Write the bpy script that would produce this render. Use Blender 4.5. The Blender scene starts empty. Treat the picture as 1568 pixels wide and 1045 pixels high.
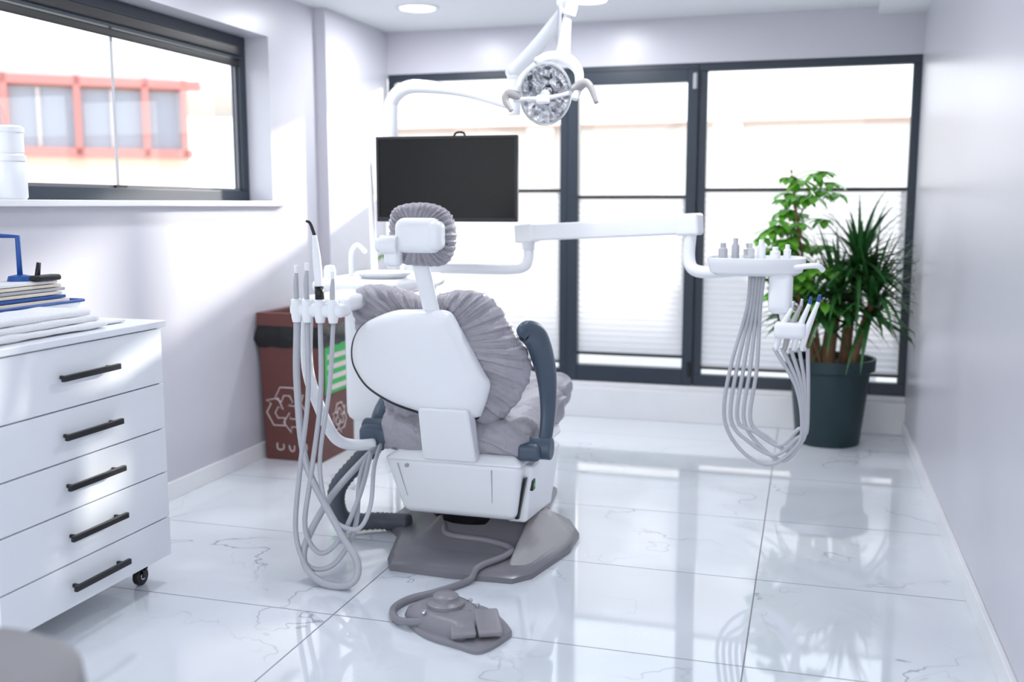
import bpy, math, random
from mathutils import Vector, noise, Matrix
random.seed(7)
D=bpy.data; SC=bpy.context.scene; COL=SC.collection

# ------------------------------------------------------------------ helpers
def lin(c):
    return tuple(((v/255)/12.92 if v/255<=0.04045 else ((v/255+0.055)/1.055)**2.4) for v in c)
def mat(name,rgb,rough=.5,metal=0,var=.04,scale=12,bump=0,bscale=60,spec=.5,emit=0,coat=0,trans=0,dist=0,bdist=.01):
    m=D.materials.new(name); m.use_nodes=True; n=m.node_tree; N=n.nodes; L=n.links
    b=N['Principled BSDF']; c=lin(rgb)
    tc=N.new('ShaderNodeTexCoord')
    no=N.new('ShaderNodeTexNoise'); no.inputs['Scale'].default_value=scale; no.inputs['Detail'].default_value=3
    L.new(tc.outputs['Object'],no.inputs['Vector'])
    mx=N.new('ShaderNodeMix'); mx.data_type='RGBA'
    mx.inputs[6].default_value=(*[max(0,x*(1-var)) for x in c],1)
    mx.inputs[7].default_value=(*[min(1,x*(1+var)) for x in c],1)
    L.new(no.outputs['Fac'],mx.inputs[0]); L.new(mx.outputs[2],b.inputs['Base Color'])
    b.inputs['Roughness'].default_value=rough; b.inputs['Metallic'].default_value=metal
    b.inputs['Specular IOR Level'].default_value=spec
    b.inputs['Coat Weight'].default_value=coat
    b.inputs['Transmission Weight'].default_value=trans
    if emit:
        b.inputs['Emission Color'].default_value=(*c,1); b.inputs['Emission Strength'].default_value=emit
    if bump:
        n2=N.new('ShaderNodeTexNoise'); n2.inputs['Scale'].default_value=bscale; n2.inputs['Detail'].default_value=4; n2.inputs['Distortion'].default_value=dist
        L.new(tc.outputs['Object'],n2.inputs['Vector'])
        bp=N.new('ShaderNodeBump'); bp.inputs['Strength'].default_value=bump; bp.inputs['Distance'].default_value=bdist
        L.new(n2.outputs['Fac'],bp.inputs['Height']); L.new(bp.outputs['Normal'],b.inputs['Normal'])
    return m
def group(name,loc=(0,0,0)):
    e=D.objects.new(name,None); e.empty_display_size=.1; COL.objects.link(e); return e
def mesh(name,vs,fs,m,parent=None,smooth=False,bevel=0,seg=3,sub=0):
    me=D.meshes.new(name); me.from_pydata([tuple(v) for v in vs],[],fs); me.update()
    o=D.objects.new(name,me); COL.objects.link(o)
    if m: me.materials.append(m)
    if smooth: me.polygons.foreach_set('use_smooth',[True]*len(me.polygons))
    if bevel:
        b=o.modifiers.new('bevel','BEVEL'); b.width=bevel; b.segments=seg; b.limit_method='ANGLE'; b.angle_limit=.6
        me.polygons.foreach_set('use_smooth',[True]*len(me.polygons))
        w=o.modifiers.new('wn','WEIGHTED_NORMAL')
    if sub:
        s=o.modifiers.new('sub','SUBSURF'); s.levels=sub; s.render_levels=sub
    if parent: o.parent=parent
    return o
BF=[(0,3,2,1),(4,5,6,7),(0,1,5,4),(1,2,6,5),(2,3,7,6),(3,0,4,7)]
def boxv(a,b):
    x0,y0,z0=a;x1,y1,z1=b
    return [(x0,y0,z0),(x1,y0,z0),(x1,y1,z0),(x0,y1,z0),(x0,y0,z1),(x1,y0,z1),(x1,y1,z1),(x0,y1,z1)]
def boxes(name,lst,m,parent=None,bevel=0,xf=None,seg=3):
    vs=[];fs=[]
    for a,b in lst:
        k=len(vs); vs+=boxv(a,b); fs+=[tuple(i+k for i in f) for f in BF]
    if xf: vs=[xf@Vector(v) for v in vs]
    return mesh(name,vs,fs,m,parent,bevel=bevel,seg=seg)
def hexa(name,bot,top,m,parent=None,bevel=0,seg=3):
    return mesh(name,list(bot)+list(top),BF,m,parent,bevel=bevel,seg=seg)
def catmull(pts,n=8,closed=False):
    P=[Vector(p) for p in pts]; out=[]
    k=len(P); rng=range(k if closed else k-1)
    for i in rng:
        if closed: p0,p1,p2,p3=P[(i-1)%k],P[i],P[(i+1)%k],P[(i+2)%k]
        else:
            p1,p2=P[i],P[i+1]; p0=P[i-1] if i>0 else p1*2-p2; p3=P[i+2] if i+2<k else p2*2-p1
        for j in range(n):
            t=j/n
            out.append(.5*((2*p1)+(p2-p0)*t+(2*p0-5*p1+4*p2-p3)*t*t+(3*p1-p0-3*p2+p3)*t**3))
    if not closed: out.append(P[-1].copy())
    return out
def sweep(name,pts,r,m,parent=None,seg=12,smooth=8,flat=1.0,up=None,caps=True,ribs=0):
    if smooth:
        R=r if isinstance(r,(list,tuple)) else [r]*len(pts)
        P=catmull(pts,smooth); RR=[q.x for q in catmull([(x,0,0) for x in R],smooth)]
    else:
        P=[Vector(p) for p in pts]; RR=r if isinstance(r,(list,tuple)) else [r]*len(pts)
    vs=[];fs=[]; T=[]
    for i in range(len(P)):
        a=P[max(0,i-1)];b=P[min(len(P)-1,i+1)]; d=(b-a); T.append(d.normalized() if d.length>1e-9 else Vector((0,0,1)))
    n=(Vector(up) if up else Vector((0,0,1)) if abs(T[0].z)<.9 else Vector((1,0,0)))
    for i,p in enumerate(P):
        n=(n-T[i]*n.dot(T[i]));
        n=n.normalized() if n.length>1e-6 else T[i].orthogonal().normalized()
        bb=T[i].cross(n)
        rr=RR[i]*(1+(.12 if ribs and i%2 else 0))
        for j in range(seg):
            t=2*math.pi*j/seg
            vs.append(p+n*math.cos(t)*rr*flat+bb*math.sin(t)*rr)
    for i in range(len(P)-1):
        for j in range(seg):
            a=i*seg+j;b=i*seg+(j+1)%seg
            fs.append((a,b,b+seg,a+seg))
    if caps:
        fs.append(tuple(reversed(range(seg)))); k=(len(P)-1)*seg; fs.append(tuple(range(k,k+seg)))
    return mesh(name,vs,fs,m,parent,smooth=True)
def cyl(name,a,b,r,m,parent=None,seg=32,r2=None,bevel=0):
    a=Vector(a);b=Vector(b);d=(b-a).normalized();n=d.orthogonal().normalized();q=d.cross(n)
    r2=r if r2 is None else r2; vs=[];fs=[]
    for p,rr in((a,r),(b,r2)):
        for j in range(seg):
            t=2*math.pi*j/seg; vs.append(p+n*math.cos(t)*rr+q*math.sin(t)*rr)
    for j in range(seg):
        k=(j+1)%seg; fs.append((j,k,k+seg,j+seg))
    fs.append(tuple(reversed(range(seg))));fs.append(tuple(range(seg,2*seg)))
    o=mesh(name,vs,fs,m,parent,bevel=bevel or min(r,r2)*.12,seg=2); return o
def lathe(name,c,prof,m,parent=None,seg=48,axis=None,sx=1,sy=1,smooth=True,cap=True):
    vs=[];fs=[];n=len(prof)
    rot=Vector((0,0,1)).rotation_difference(Vector(axis)).to_matrix() if axis else Matrix.Identity(3)
    for r,z in prof:
        for j in range(seg):
            t=2*math.pi*j/seg; vs.append(Vector(c)+rot@Vector((r*sx*math.cos(t),r*sy*math.sin(t),z)))
    for i in range(n-1):
        for j in range(seg):
            k=(j+1)%seg; fs.append((i*seg+j,i*seg+k,(i+1)*seg+k,(i+1)*seg+j))
    if cap and prof[0][0]>1e-3: fs.append(tuple(reversed(range(seg))))
    if cap and prof[-1][0]>1e-3: fs.append(tuple(range((n-1)*seg,n*seg)))
    o=mesh(name,vs,fs,m,parent,smooth=smooth)
    e=o.modifiers.new('es','EDGE_SPLIT'); e.split_angle=.7
    return o
def pillow(name,outline,Tn,Tf,yf,m,parent=None,pleats=0,amp=0,nz=0,power=4,N=8,K=16,seed=0,edge=.5,folds=0):
    """closed puffy panel in the XZ plane; Tn thickness towards -y, Tf towards +y, yf(x,z) centre depth"""
    O=catmull([(a,0,b) for a,b in outline],N,closed=True); n=len(O)
    c=sum(O,Vector())/n; vs=[];fs=[]
    for side,T in((-1,Tn),(1,Tf)):
        base=len(vs)
        for k in range(K+1):
            r=math.sin(k/K*math.pi/2)
            for j in range(n):
                p=c+(O[j]-c)*r
                w=T*max(0,1-r**power)**edge
                th=2*math.pi*j/n
                if pleats:
                    ph=pleats*th+3*noise.noise(Vector((p.x*3,seed,p.z*3)))+seed
                    f=amp*(r**2.2)*(math.sin(ph)+.5*math.sin(2.3*ph+1)+.6*noise.noise(Vector((math.cos(th)*6,math.sin(th)*6,r*1.5+seed))))
                    w+=f*min(1,(1-r)*6+.15); p=p+(O[j]-c)*f*.6*r
                if folds:
                    q=Vector((p.x*7+p.z*2,seed,p.z*3.2))
                    w+=folds*(1-abs(noise.noise(q))*5 if abs(noise.noise(q))<.2 else 0)*min(1,(1-r)*5)
                if nz: w+=nz*noise.noise(Vector((p.x*9,seed+side,p.z*9)))*min(1,(1-r)*5)
                vs.append(Vector((p.x,yf(p.x,p.z)+side*w,p.z)))
        for k in range(K):
            for j in range(n):
                q=(j+1)%n; f=(base+k*n+j,base+k*n+q,base+(k+1)*n+q,base+(k+1)*n+j)
                fs.append(f if side<0 else f[::-1])
    o=mesh(name,vs,fs,m,parent,smooth=True)
    return o
def rbox(name,a,b,r,m,parent=None,nz=0,freq=8,sub=20,seed=0,wr=0,wrd=(1,.4,.2),xf=None,wf=60,folds=0,ff=7):
    a=Vector(a);b=Vector(b);c=(a+b)/2;h=(b-a)/2; vs=[];fs=[];idx={}
    def add(p):
        k=tuple(round(x,5) for x in p)
        if k not in idx: idx[k]=len(vs); vs.append(Vector(p))
        return idx[k]
    S=sub
    for ax in range(3):
        for s in(-1,1):
            for i in range(S):
                for j in range(S):
                    q=[]
                    for di,dj in((0,0),(1,0),(1,1),(0,1)):
                        u=2*(i+di)/S-1;v=2*(j+dj)/S-1;p=[0,0,0];p[ax]=s;p[(ax+1)%3]=u;p[(ax+2)%3]=v
                        q.append(add(p))
                    fs.append(tuple(q if s>0 else q[::-1]))
    out=[]
    for p in vs:
        P=Vector((p.x*h.x,p.y*h.y,p.z*h.z)); ri=min(r,h.x*.999,h.y*.999,h.z*.999)
        inner=Vector([max(-(h[i]-ri),min(h[i]-ri,P[i])) for i in range(3)])
        d=P-inner; nrm=d.normalized() if d.length>1e-6 else P.normalized()
        Q=inner+nrm*ri if d.length>1e-6 else P
        if nz: Q=Q+nrm*nz*noise.noise(Q*freq+Vector((seed,0,0)))
        if folds:
            v=abs(noise.noise(Vector((Q.x*ff+seed,Q.y*ff*.8,Q.z*ff*1.6)))); Q=Q+nrm*folds*max(0,1-v*6)
        if wr:
            W=Vector(wrd); Q=Q+nrm*wr*math.sin(Q.dot(W)*wf+4*noise.noise(Q*4+Vector((seed,)*3)))*(.5+.5*noise.noise(Q*5))
        out.append(c+Q)
    if xf: out=[xf@v for v in out]
    return mesh(name,out,fs,m,parent,smooth=True)
def loft(name,layers,m,parent=None,bevel=0):
    n=len(layers[0]); vs=[v for l in layers for v in l]; fs=[]
    for i in range(len(layers)-1):
        for j in range(n):
            k=(j+1)%n; fs.append((i*n+j,i*n+k,(i+1)*n+k,(i+1)*n+j))
    fs.append(tuple(reversed(range(n)))); fs.append(tuple(range((len(layers)-1)*n,len(layers)*n)))
    o=mesh(name,vs,fs,m,parent,bevel=bevel,smooth=True)
    e=o.modifiers.new('es','EDGE_SPLIT'); e.split_angle=.6
    return o

# ------------------------------------------------------------------ materials
WALL=mat('wall_paint',(205,204,213),.3,var=.015,bump=.03,bscale=180,spec=.5)
CEIL=mat('ceiling_paint',(238,239,243),.7,var=.01)
FRAME=mat('anthracite_frame',(40,51,65),.4)
WHITE=mat('white_plastic',(243,245,249),.25,var=.01)
WHITE2=mat('white_lacquer',(240,243,248),.3,var=.01)
MARB=mat('sill_marble',(240,240,243),.2,var=.05,scale=5)
GREYP=mat('grey_plastic',(122,121,127),.25,var=.04)
GREYL=mat('light_grey_plastic',(172,169,170),.28,var=.04)
SLATE=mat('slate_armrest',(68,83,100),.38,var=.05)
FAB=mat('grey_cover_fabric',(166,163,172),.42,var=.08,scale=6,bump=.55,bscale=16,dist=1.5,bdist=.02)
BLACK=mat('black_plastic',(14,14,16),.35)
SCREEN=mat('screen_glass',(12,13,16),.25,var=.02,spec=.25)
BLK2=mat('black_metal',(20,20,24),.4)
HOSE=mat('hose_grey',(182,183,190),.4,var=.03)
HOSED=mat('hose_dark',(78,82,92),.45)
CHROME=mat('chrome',(215,216,220),.15,metal=1)
BROWN=mat('bin_brown',(104,60,55),.5,var=.05)
BAG=mat('bin_bag_black',(18,18,20),.25,bump=.5,bscale=30)
LABW=mat('print_white',(222,208,205),.6)
GREEN=mat('label_green',(60,180,95),.5)
POT=mat('pot_dark_green',(20,46,52),.45)
SOIL=mat('soil',(60,45,35),.9,bump=.6)
LEAF=mat('leaf_bright',(104,172,56),.35,var=.3,scale=8)
LEAFD=mat('leaf_dark',(48,100,48),.35,var=.45,scale=8)
TRUNK=mat('trunk',(130,98,70),.8,var=.25,bump=.5,bscale=40)
BLUE=mat('blue_plastic',(40,88,165),.35)
TOWEL=mat('towel',(242,242,245),.8,bump=.4,bscale=150)
PAPER=mat('paper',(232,222,205),.7)
FOOT=mat('pedal_grey',(134,132,139),.35,var=.03)
LED=mat('led_green',(20,150,60),.3,emit=.5)
STOOL=mat('stool_vinyl',(150,147,150),.5)
LAMPE=mat('downlight_glow',(255,255,255),.5,emit=12)
GROUT=mat('seam_grey',(165,168,176),.5)
CLEAR=mat('clear_bottle',(225,230,232),.1,trans=.6)

def floor_mat():
    m=D.materials.new('marble_tile'); m.use_nodes=True; N=m.node_tree.nodes; L=m.node_tree.links; b=N['Principled BSDF']
    g=N.new('ShaderNodeNewGeometry'); sp=N.new('ShaderNodeSeparateXYZ'); L.new(g.outputs['Position'],sp.inputs[0])
    def M(op,a,b_=None,c=None):
        n=N.new('ShaderNodeMath'); n.operation=op
        for i,x in enumerate((a,b_,c)):
            if x is None: continue
            if isinstance(x,(int,float)): n.inputs[i].default_value=x
            else: L.new(x,n.inputs[i])
        return n.outputs[0]
    def joint(o,x0,w,half):
        f=M('FRACT',M('DIVIDE',M('SUBTRACT',o,x0-50*w),w)); return M('GREATER_THAN',M('ABSOLUTE',M('SUBTRACT',f,.5)),.5-half/w)
    jx=joint(sp.outputs[0],-.15,1.43,.0026); jy=joint(sp.outputs[1],3.09,.775,.0026)
    J=M('MAXIMUM',jx,jy)
    fx=M('FLOOR',M('DIVIDE',M('ADD',sp.outputs[0],.15),1.43)); fy=M('FLOOR',M('DIVIDE',M('SUBTRACT',sp.outputs[1],3.09),.775))
    cb=N.new('ShaderNodeCombineXYZ'); L.new(M('ADD',sp.outputs[0],M('MULTIPLY',fy,3.7)),cb.inputs[0]); L.new(M('ADD',sp.outputs[1],M('MULTIPLY',fx,5.3)),cb.inputs[1])
    def vein(scale,dist,lo,seed,det=4,ro=.5):
        n=N.new('ShaderNodeTexNoise'); n.inputs['Scale'].default_value=scale; n.inputs['Detail'].default_value=det; n.inputs['Roughness'].default_value=ro; n.inputs['Distortion'].default_value=dist
        a=N.new('ShaderNodeVectorMath'); a.operation='ADD'; a.inputs[1].default_value=(seed,seed*2,0); L.new(cb.outputs[0],a.inputs[0]); L.new(a.outputs[0],n.inputs['Vector'])
        d=M('ABSOLUTE',M('SUBTRACT',n.outputs['Fac'],.5)); return M('SUBTRACT',1,M('MINIMUM',M('DIVIDE',d,lo),1))
    v1=vein(.9,.3,.0045,3,5,.55); v2=vein(1.5,.6,.0035,11); v3=vein(.9,.3,.05,3,4,.55)
    mk=N.new('ShaderNodeTexNoise'); mk.inputs['Scale'].default_value=1.8; L.new(cb.outputs[0],mk.inputs['Vector'])
    msk2=N.new('ShaderNodeMapRange'); msk2.inputs[1].default_value=.48; msk2.inputs[2].default_value=.66; L.new(mk.outputs['Fac'],msk2.inputs[0])
    V=M('MINIMUM',M('ADD',M('MULTIPLY',M('ADD',M('MULTIPLY',v1,.75),M('MULTIPLY',v2,.25)),msk2.outputs[0]),M('MULTIPLY',v3,.05)),1)
    mx=N.new('ShaderNodeMix'); mx.data_type='RGBA'; mx.inputs[6].default_value=(*lin((226,231,237)),1); mx.inputs[7].default_value=(*lin((138,142,156)),1); L.new(V,mx.inputs[0])
    m2=N.new('ShaderNodeMix'); m2.data_type='RGBA'; m2.inputs[7].default_value=(*lin((128,127,132)),1); L.new(J,m2.inputs[0]); L.new(mx.outputs[2],m2.inputs[6])
    L.new(m2.outputs[2],b.inputs['Base Color'])
    L.new(M('ADD',M('MULTIPLY',J,.4),.045),b.inputs['Roughness']); b.inputs['Specular IOR Level'].default_value=.9
    return m
FLOOR=floor_mat()
def blind_mat():
    m=D.materials.new('pleated_blind'); m.use_nodes=True; N=m.node_tree.nodes; L=m.node_tree.links
    for n in list(N): 
        if n.type!='OUTPUT_MATERIAL': N.remove(n)
    out=N['Material Output']; t=N.new('ShaderNodeBsdfTranslucent'); d=N.new('ShaderNodeBsdfDiffuse'); tr=N.new('ShaderNodeBsdfTransparent')
    no=N.new('ShaderNodeTexNoise'); no.inputs['Scale'].default_value=3
    cr=N.new('ShaderNodeMix'); cr.data_type='RGBA'; cr.inputs[6].default_value=(.66,.66,.69,1); cr.inputs[7].default_value=(.76,.75,.78,1)
    L.new(no.outputs['Fac'],cr.inputs[0]); L.new(cr.outputs[2],t.inputs[0]); L.new(cr.outputs[2],d.inputs[0])
    a=N.new('ShaderNodeMixShader'); a.inputs[0].default_value=.45; L.new(t.outputs[0],a.inputs[1]); L.new(d.outputs[0],a.inputs[2])
    b=N.new('ShaderNodeMixShader'); b.inputs[0].default_value=.06; L.new(a.outputs[0],b.inputs[1]); L.new(tr.outputs[0],b.inputs[2])
    L.new(b.outputs[0],out.inputs[0]); return m
BLIND=blind_mat()
def glass_mat():
    m=D.materials.new('window_glass'); m.use_nodes=True; N=m.node_tree.nodes; L=m.node_tree.links
    for n in list(N):
        if n.type!='OUTPUT_MATERIAL': N.remove(n)
    out=N['Material Output']; g=N.new('ShaderNodeBsdfGlossy'); g.inputs['Roughness'].default_value=.02; tr=N.new('ShaderNodeBsdfTransparent'); tr.inputs[0].default_value=(.97,.98,.98,1)
    mx=N.new('ShaderNodeMixShader'); mx.inputs[0].default_value=.05; L.new(tr.outputs[0],mx.inputs[1]); L.new(g.outputs[0],mx.inputs[2]); L.new(mx.outputs[0],out.inputs[0]); return m
GLASS=glass_mat()

# ------------------------------------------------------------------ room shell
XL,XR,YB,ZC=-2.997,.623,6.75,2.66
XC=-2.92
mesh('floor',[(XL-.2,-.6,0),(XR+.2,-.6,0),(XR+.2,YB+.2,0),(XL-.2,YB+.2,0)],[(0,1,2,3)],FLOOR)
boxes('ceiling',[((XL-.2,-.6,ZC),(XR+.2,YB+.2,ZC+.12)),((.35,-.6,2.615),(XR,YB,ZC))],CEIL)
W0,W1,WZ0,WZ1=.9,5.24,1.445,2.40
boxes('wall_left',[((XL-.25,-.6,0),(XL,YB+.2,WZ0)),((XL-.25,-.6,WZ1),(XL,YB+.2,ZC)),((XL-.25,-.6,WZ0),(XL,W0,WZ1)),((XL-.25,W1,WZ0),(XL,YB+.2,WZ1)),
      ((XL,5.8,0),(XC,YB,ZC))],WALL)
boxes('wall_right',[((XR,-.6,0),(XR+.2,YB+.2,ZC))],WALL)
boxes('wall_back',[((XL,YB,2.367),(XR,YB+.2,ZC))],WALL)
boxes('trim_window_curb',[((XC,6.66,0),(XR,YB+.2,.205)),((XC,6.72,.205),(XR,YB+.2,.236))],MARB,bevel=.004)
boxes('baseboard_left',[((XL,-.6,0),(XL+.018,5.8,.09)),((XL,5.782,0),(XC+.018,5.8,.09)),((XC,5.8,0),(XC+.018,6.66,.09))],MARB,bevel=.003)
boxes('baseboard_right',[((XR-.018,-.6,0),(XR,6.66,.09))],MARB,bevel=.003)
boxes('trim_window_sill',[((XL-.2,W0,1.445),(XL+.05,5.36,1.472))],MARB,bevel=.004)

# left window
w=group('window_1'); fx=XL-.15
boxes('frame',[((fx-.06,W0,1.472),(fx,W1,1.532)),((fx-.06,W0,2.34),(fx,W1,2.40)),((fx-.06,5.18,1.532),(fx,W1,2.34)),((fx-.06,W0,1.532),(fx,.96,2.34)),
  ((fx-.05,.96,2.27),(fx+.012,5.18,2.34))],FRAME,w,bevel=.004)
boxes('sash_lines',[((fx-.035,.96,1.532),(fx-.025,5.18,1.545)),((fx-.035,5.165,1.545),(fx-.025,5.18,2.27))],GREYP,w)
boxes('glass_joint',[((fx-.036,4.105,1.532),(fx-.028,4.117,2.27))],HOSE,w)
boxes('latch',[((fx-.03,4.07,1.532),(fx-.01,4.15,1.545))],BLK2,w)
boxes('roller_blind_cassette',[((fx-.02,.96,2.285),(fx+.03,5.17,2.335)),((fx-.01,.96,2.225),(fx+.006,5.17,2.262))],BLK2,w,bevel=.006)
boxes('glass',[((fx-.034,.96,1.532),(fx-.030,5.18,2.34))],GLASS,w)

# back windows
Y0,Y1=6.76,6.82
def blind(name,x0,x1,z0,z1,par):
    n=int((z1-z0)/.02); vs=[];fs=[]
    for i in range(n+1):
        z=z1-(z1-z0)*i/n; y=Y0+.010+(.016 if i%2 else 0); vs+=[(x0,y,z),(x1,y,z)]
    for i in range(n): fs.append((2*i,2*i+1,2*i+3,2*i+2))
    mesh(name,vs,fs,BLIND,par)
def fixed_window(name,x0,x1,fl,fr):
    w=group(name)
    boxes('frame',[((x0,Y0,2.315),(x1,Y1,2.367)),((x0,Y0,.236),(x1,Y1,.315)),((x0,Y0,.315),(x0+fl,Y1,2.315)),((x1-fr,Y0,.315),(x1,Y1,2.315))],FRAME,w,bevel=.004)
    boxes('blind_rails',[((x0+fl,Y0+.005,1.54),(x1-fr,Y0+.03,1.56)),((x0+fl,Y0+.005,.352),(x1-fr,Y0+.03,.370))],BLK2,w)
    boxes('glass',[((x0+fl,Y1-.025,.315),(x1-fr,Y1-.02,2.315))],GLASS,w)
    blind('pleated_blind',x0+fl+.004,x1-fr-.004,.37,1.54,w)
fixed_window('window_2',XC,-1.603,.05,.055)
fixed_window('window_3',-.727,XR,.055,.05)
d=group('door_1')
boxes('leaf_frame',[((-1.60,Y0-.02,.24),(-1.525,Y1,2.33)),((-.80,Y0-.02,.24),(-.73,Y1,2.33)),((-1.525,Y0-.02,2.25),(-.80,Y1,2.33)),((-1.525,Y0-.02,.24),(-.80,Y1,.35)),((-1.6,Y0,2.33),(-.73,Y1,2.367))],FRAME,d,bevel=.004)
boxes('blind_rails',[((-1.525,Y0,1.495),(-.80,Y0+.03,1.515)),((-1.525,Y0,.42),(-.80,Y0+.03,.438))],BLK2,d)
boxes('glass',[((-1.525,Y1-.025,.35),(-.80,Y1-.02,2.25))],GLASS,d)
blind('pleated_blind',-1.52,-.805,.438,1.50,d)
cyl('hinge',(-.75,Y0-.03,2.2),(-.75,Y0-.03,2.3),.014,HOSE,d)
cyl('hinge_low',(-.75,Y0-.03,.3),(-.75,Y0-.03,.4),.012,BLK2,d)

# downlights
for i,(x,y) in enumerate([(-2.37,5.96),(-1.31,6.02),(-2.3,3.9),(-.6,3.9)]):
    g=group('ceiling_light')
    lathe('trim_ring',(x,y,ZC),[(.135,0),(.135,-.008),(.112,-.012),(.105,-.004)],WHITE,g)
    lathe('diffuser',(x,y,ZC),[(.106,-.001),(.104,-.006),(0.0001,-.007)],LAMPE,g)

# ------------------------------------------------------------------ outside
GROUND=mat('paving',(200,196,192),.8,var=.1,scale=2)
boxes('ground',[((-45,-20,-.3),(25,60,-.15))],GROUND)
CREAM=mat('render_cream',(242,234,226),.8,var=.01); COP=mat('coping_beige',(200,166,146),.8)
PINK=mat('facade_red',(224,146,138),.7); YEL=mat('facade_yellow',(250,234,212),.8)
SHOP=mat('shop_glass',(166,172,184),.15); ROOF=mat('roof_grey',(205,200,196),.8)
g=group('boundary_wall_outside')
boxes('wall',[((-8,13,-.15),(8,13.3,2.45))],CREAM,g); boxes('coping',[((-8,12.9,2.45),(8,13.4,2.49))],COP,g)
boxes('piers',[((x,12.85,-.15),(x+.35,13.0,2.45)) for x in(-6,-3.6,-1.2,1.2)],CREAM,g)
M=Matrix.Translation((-13.7,17.2,0))@Matrix.Rotation(math.radians(38.5),4,'Z')
g=group('building_outside')
boxes('body',[((-6,.3,-.15),(1.75,5,3.9))],YEL,g,xf=M)
boxes('glazing',[((-6,.2,2.5),(1.7,.3,3.75))],SHOP,g,xf=M)
boxes('frame',[((-6,0,3.80),(2.0,.3,3.98)),((-6,0,2.42),(1.8,.3,2.58))]+[((s,0,2.4),(s+.12,.3,4.0)) for s in(-4.2,-2.9,-1.72,-.42,.85,1.6)],PINK,g,xf=M)
boxes('thin_mullions',[((s,.12,2.6),(s+.06,.3,3.75)) for s in(-3.4,-1.1,.25)],LABW,g,xf=M)
hexa('gable_roof',[M@Vector(v) for v in((-6.5,2,3.9),(3.5,2,3.9),(3.5,8,3.9),(-6.5,8,3.9))],[M@Vector(v) for v in((-3,4,5.2),(-.6,4,4.9),(-.6,6,4.9),(-3,6,5.2))],ROOF,g)
g=group('air_conditioner_outside')
lathe('fan_cowl',(.33,8.6,1.47),[(.17,0),(.18,.04),(.16,.09),(.1,.12),(.0001,.125)],HOSED,g,sx=1)
boxes('case',[((.1,8.45,-.15),(.56,8.75,1.47))],HOSE,g,bevel=.02)

# ------------------------------------------------------------------ drawer cabinet
c=group('drawer_cabinet')
boxes('carcass',[((-2.95,2.36,.104),(-2.352,3.22,.995))],WHITE2,c,bevel=.003)
boxes('top',[((-2.955,2.35,.995),(-2.32,3.235,1.02))],WHITE2,c,bevel=.004)
boxes('drawer_gap',[((-2.3525,2.37,.11),(-2.349,3.21,.99))],GROUT,c)
zs=[.992,.782,.607,.436,.258,.104]
for i in range(5):
    boxes('drawer_front',[((-2.352,2.364,zs[i+1]+.0025),(-2.333,3.218,zs[i]-.0025))],WHITE2,c,bevel=.0015)
    hz=[.891,.695,.525,.352,.18][i]
    boxes('handle',[((-2.308,2.652,hz-.010),(-2.294,2.934,hz+.010)),((-2.335,2.675,hz-.006),(-2.30,2.687,hz+.006)),((-2.335,2.9,hz-.006),(-2.30,2.912,hz+.006))],BLK2,c,bevel=.002)
for x,y in((-2.42,3.14),(-2.88,3.14),(-2.42,2.44),(-2.88,2.44)):
    cyl('caster_wheel',(x-.012,y,.035),(x+.012,y,.035),.035,BLACK,c)
    cyl('caster_hub',(x-.015,y,.035),(x+.015,y,.035),.014,CHROME,c)
    boxes('caster_fork',[((x-.02,y-.012,.06),(x+.02,y+.02,.1)),((x-.02,y-.008,.03),(x-.016,y+.008,.07)),((x+.016,y-.008,.03),(x+.02,y+.008,.07))],BLK2,c)
t=group('folded_towel')
for i in range(3):
    rbox('layer_%d'%i,(-2.615+.006*i,2.365+.012*i,1.0235+.023*i),(-2.37-.012*i,2.98-.03*i,1.047+.023*i),.0115,TOWEL,t,nz=.005,freq=11,seed=i,sub=24)
rbox('glove_packet',(-2.57,3.03,1.023),(-2.42,3.13,1.032),.004,TOWEL,t,nz=.003)
o=group('desk_organizer')
hexa('tray',[(-2.92,2.62,1.0205),(-2.68,2.62,1.0205),(-2.68,3.14,1.0205),(-2.92,3.14,1.0205)],[(-2.93,2.58,1.09),(-2.65,2.58,1.09),(-2.65,3.19,1.09),(-2.93,3.19,1.09)],WHITE,o,bevel=.008)
sweep('tray_rim',[(-2.93,2.58,1.091),(-2.65,2.58,1.091),(-2.65,3.19,1.091),(-2.93,3.19,1.091),(-2.93,2.58,1.091)],.006,BLUE,o,smooth=0)
for i in range(6): boxes('paper_stack',[((-2.92+.008*i,2.62,1.093+i*.0135),(-2.67-.006*i,3.14-.012*(i%3),1.104+i*.0135))],[PAPER,BLUE,PAPER,HOSE,PAPER,TOWEL][i],o,bevel=.002)
sweep('blue_stand',[(-2.80,3.04,1.17),(-2.80,3.04,1.335),(-2.90,3.01,1.34)],.010,BLUE,o,smooth=0)
lathe('stand_base',(-2.80,3.04,1.172),[(.045,0),(.04,.018),(.01,.024)],BLUE,o)
sweep('pen',[(-2.735,3.05,1.17),(-2.73,3.06,1.24)],[.011,.008],BLK2,o,smooth=0)
rbox('stapler',(-2.73,3.0,1.173),(-2.68,3.12,1.195),.01,BLK2,o)

j=group('storage_jar')
cx,cy=-3.03,3.28
lathe('body',(cx,cy,1.472),[(.05,0),(.057,.01),(.057,.14),(.05,.15)],WHITE,j)
lathe('lid',(cx,cy,1.622),[(.056,0),(.057,.02),(.05,.026),(.048,.03),(.052,.034),(.052,.11),(.056,.112),(.056,.13),(.04,.138),(.0001,.138)],WHITE,j)

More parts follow.
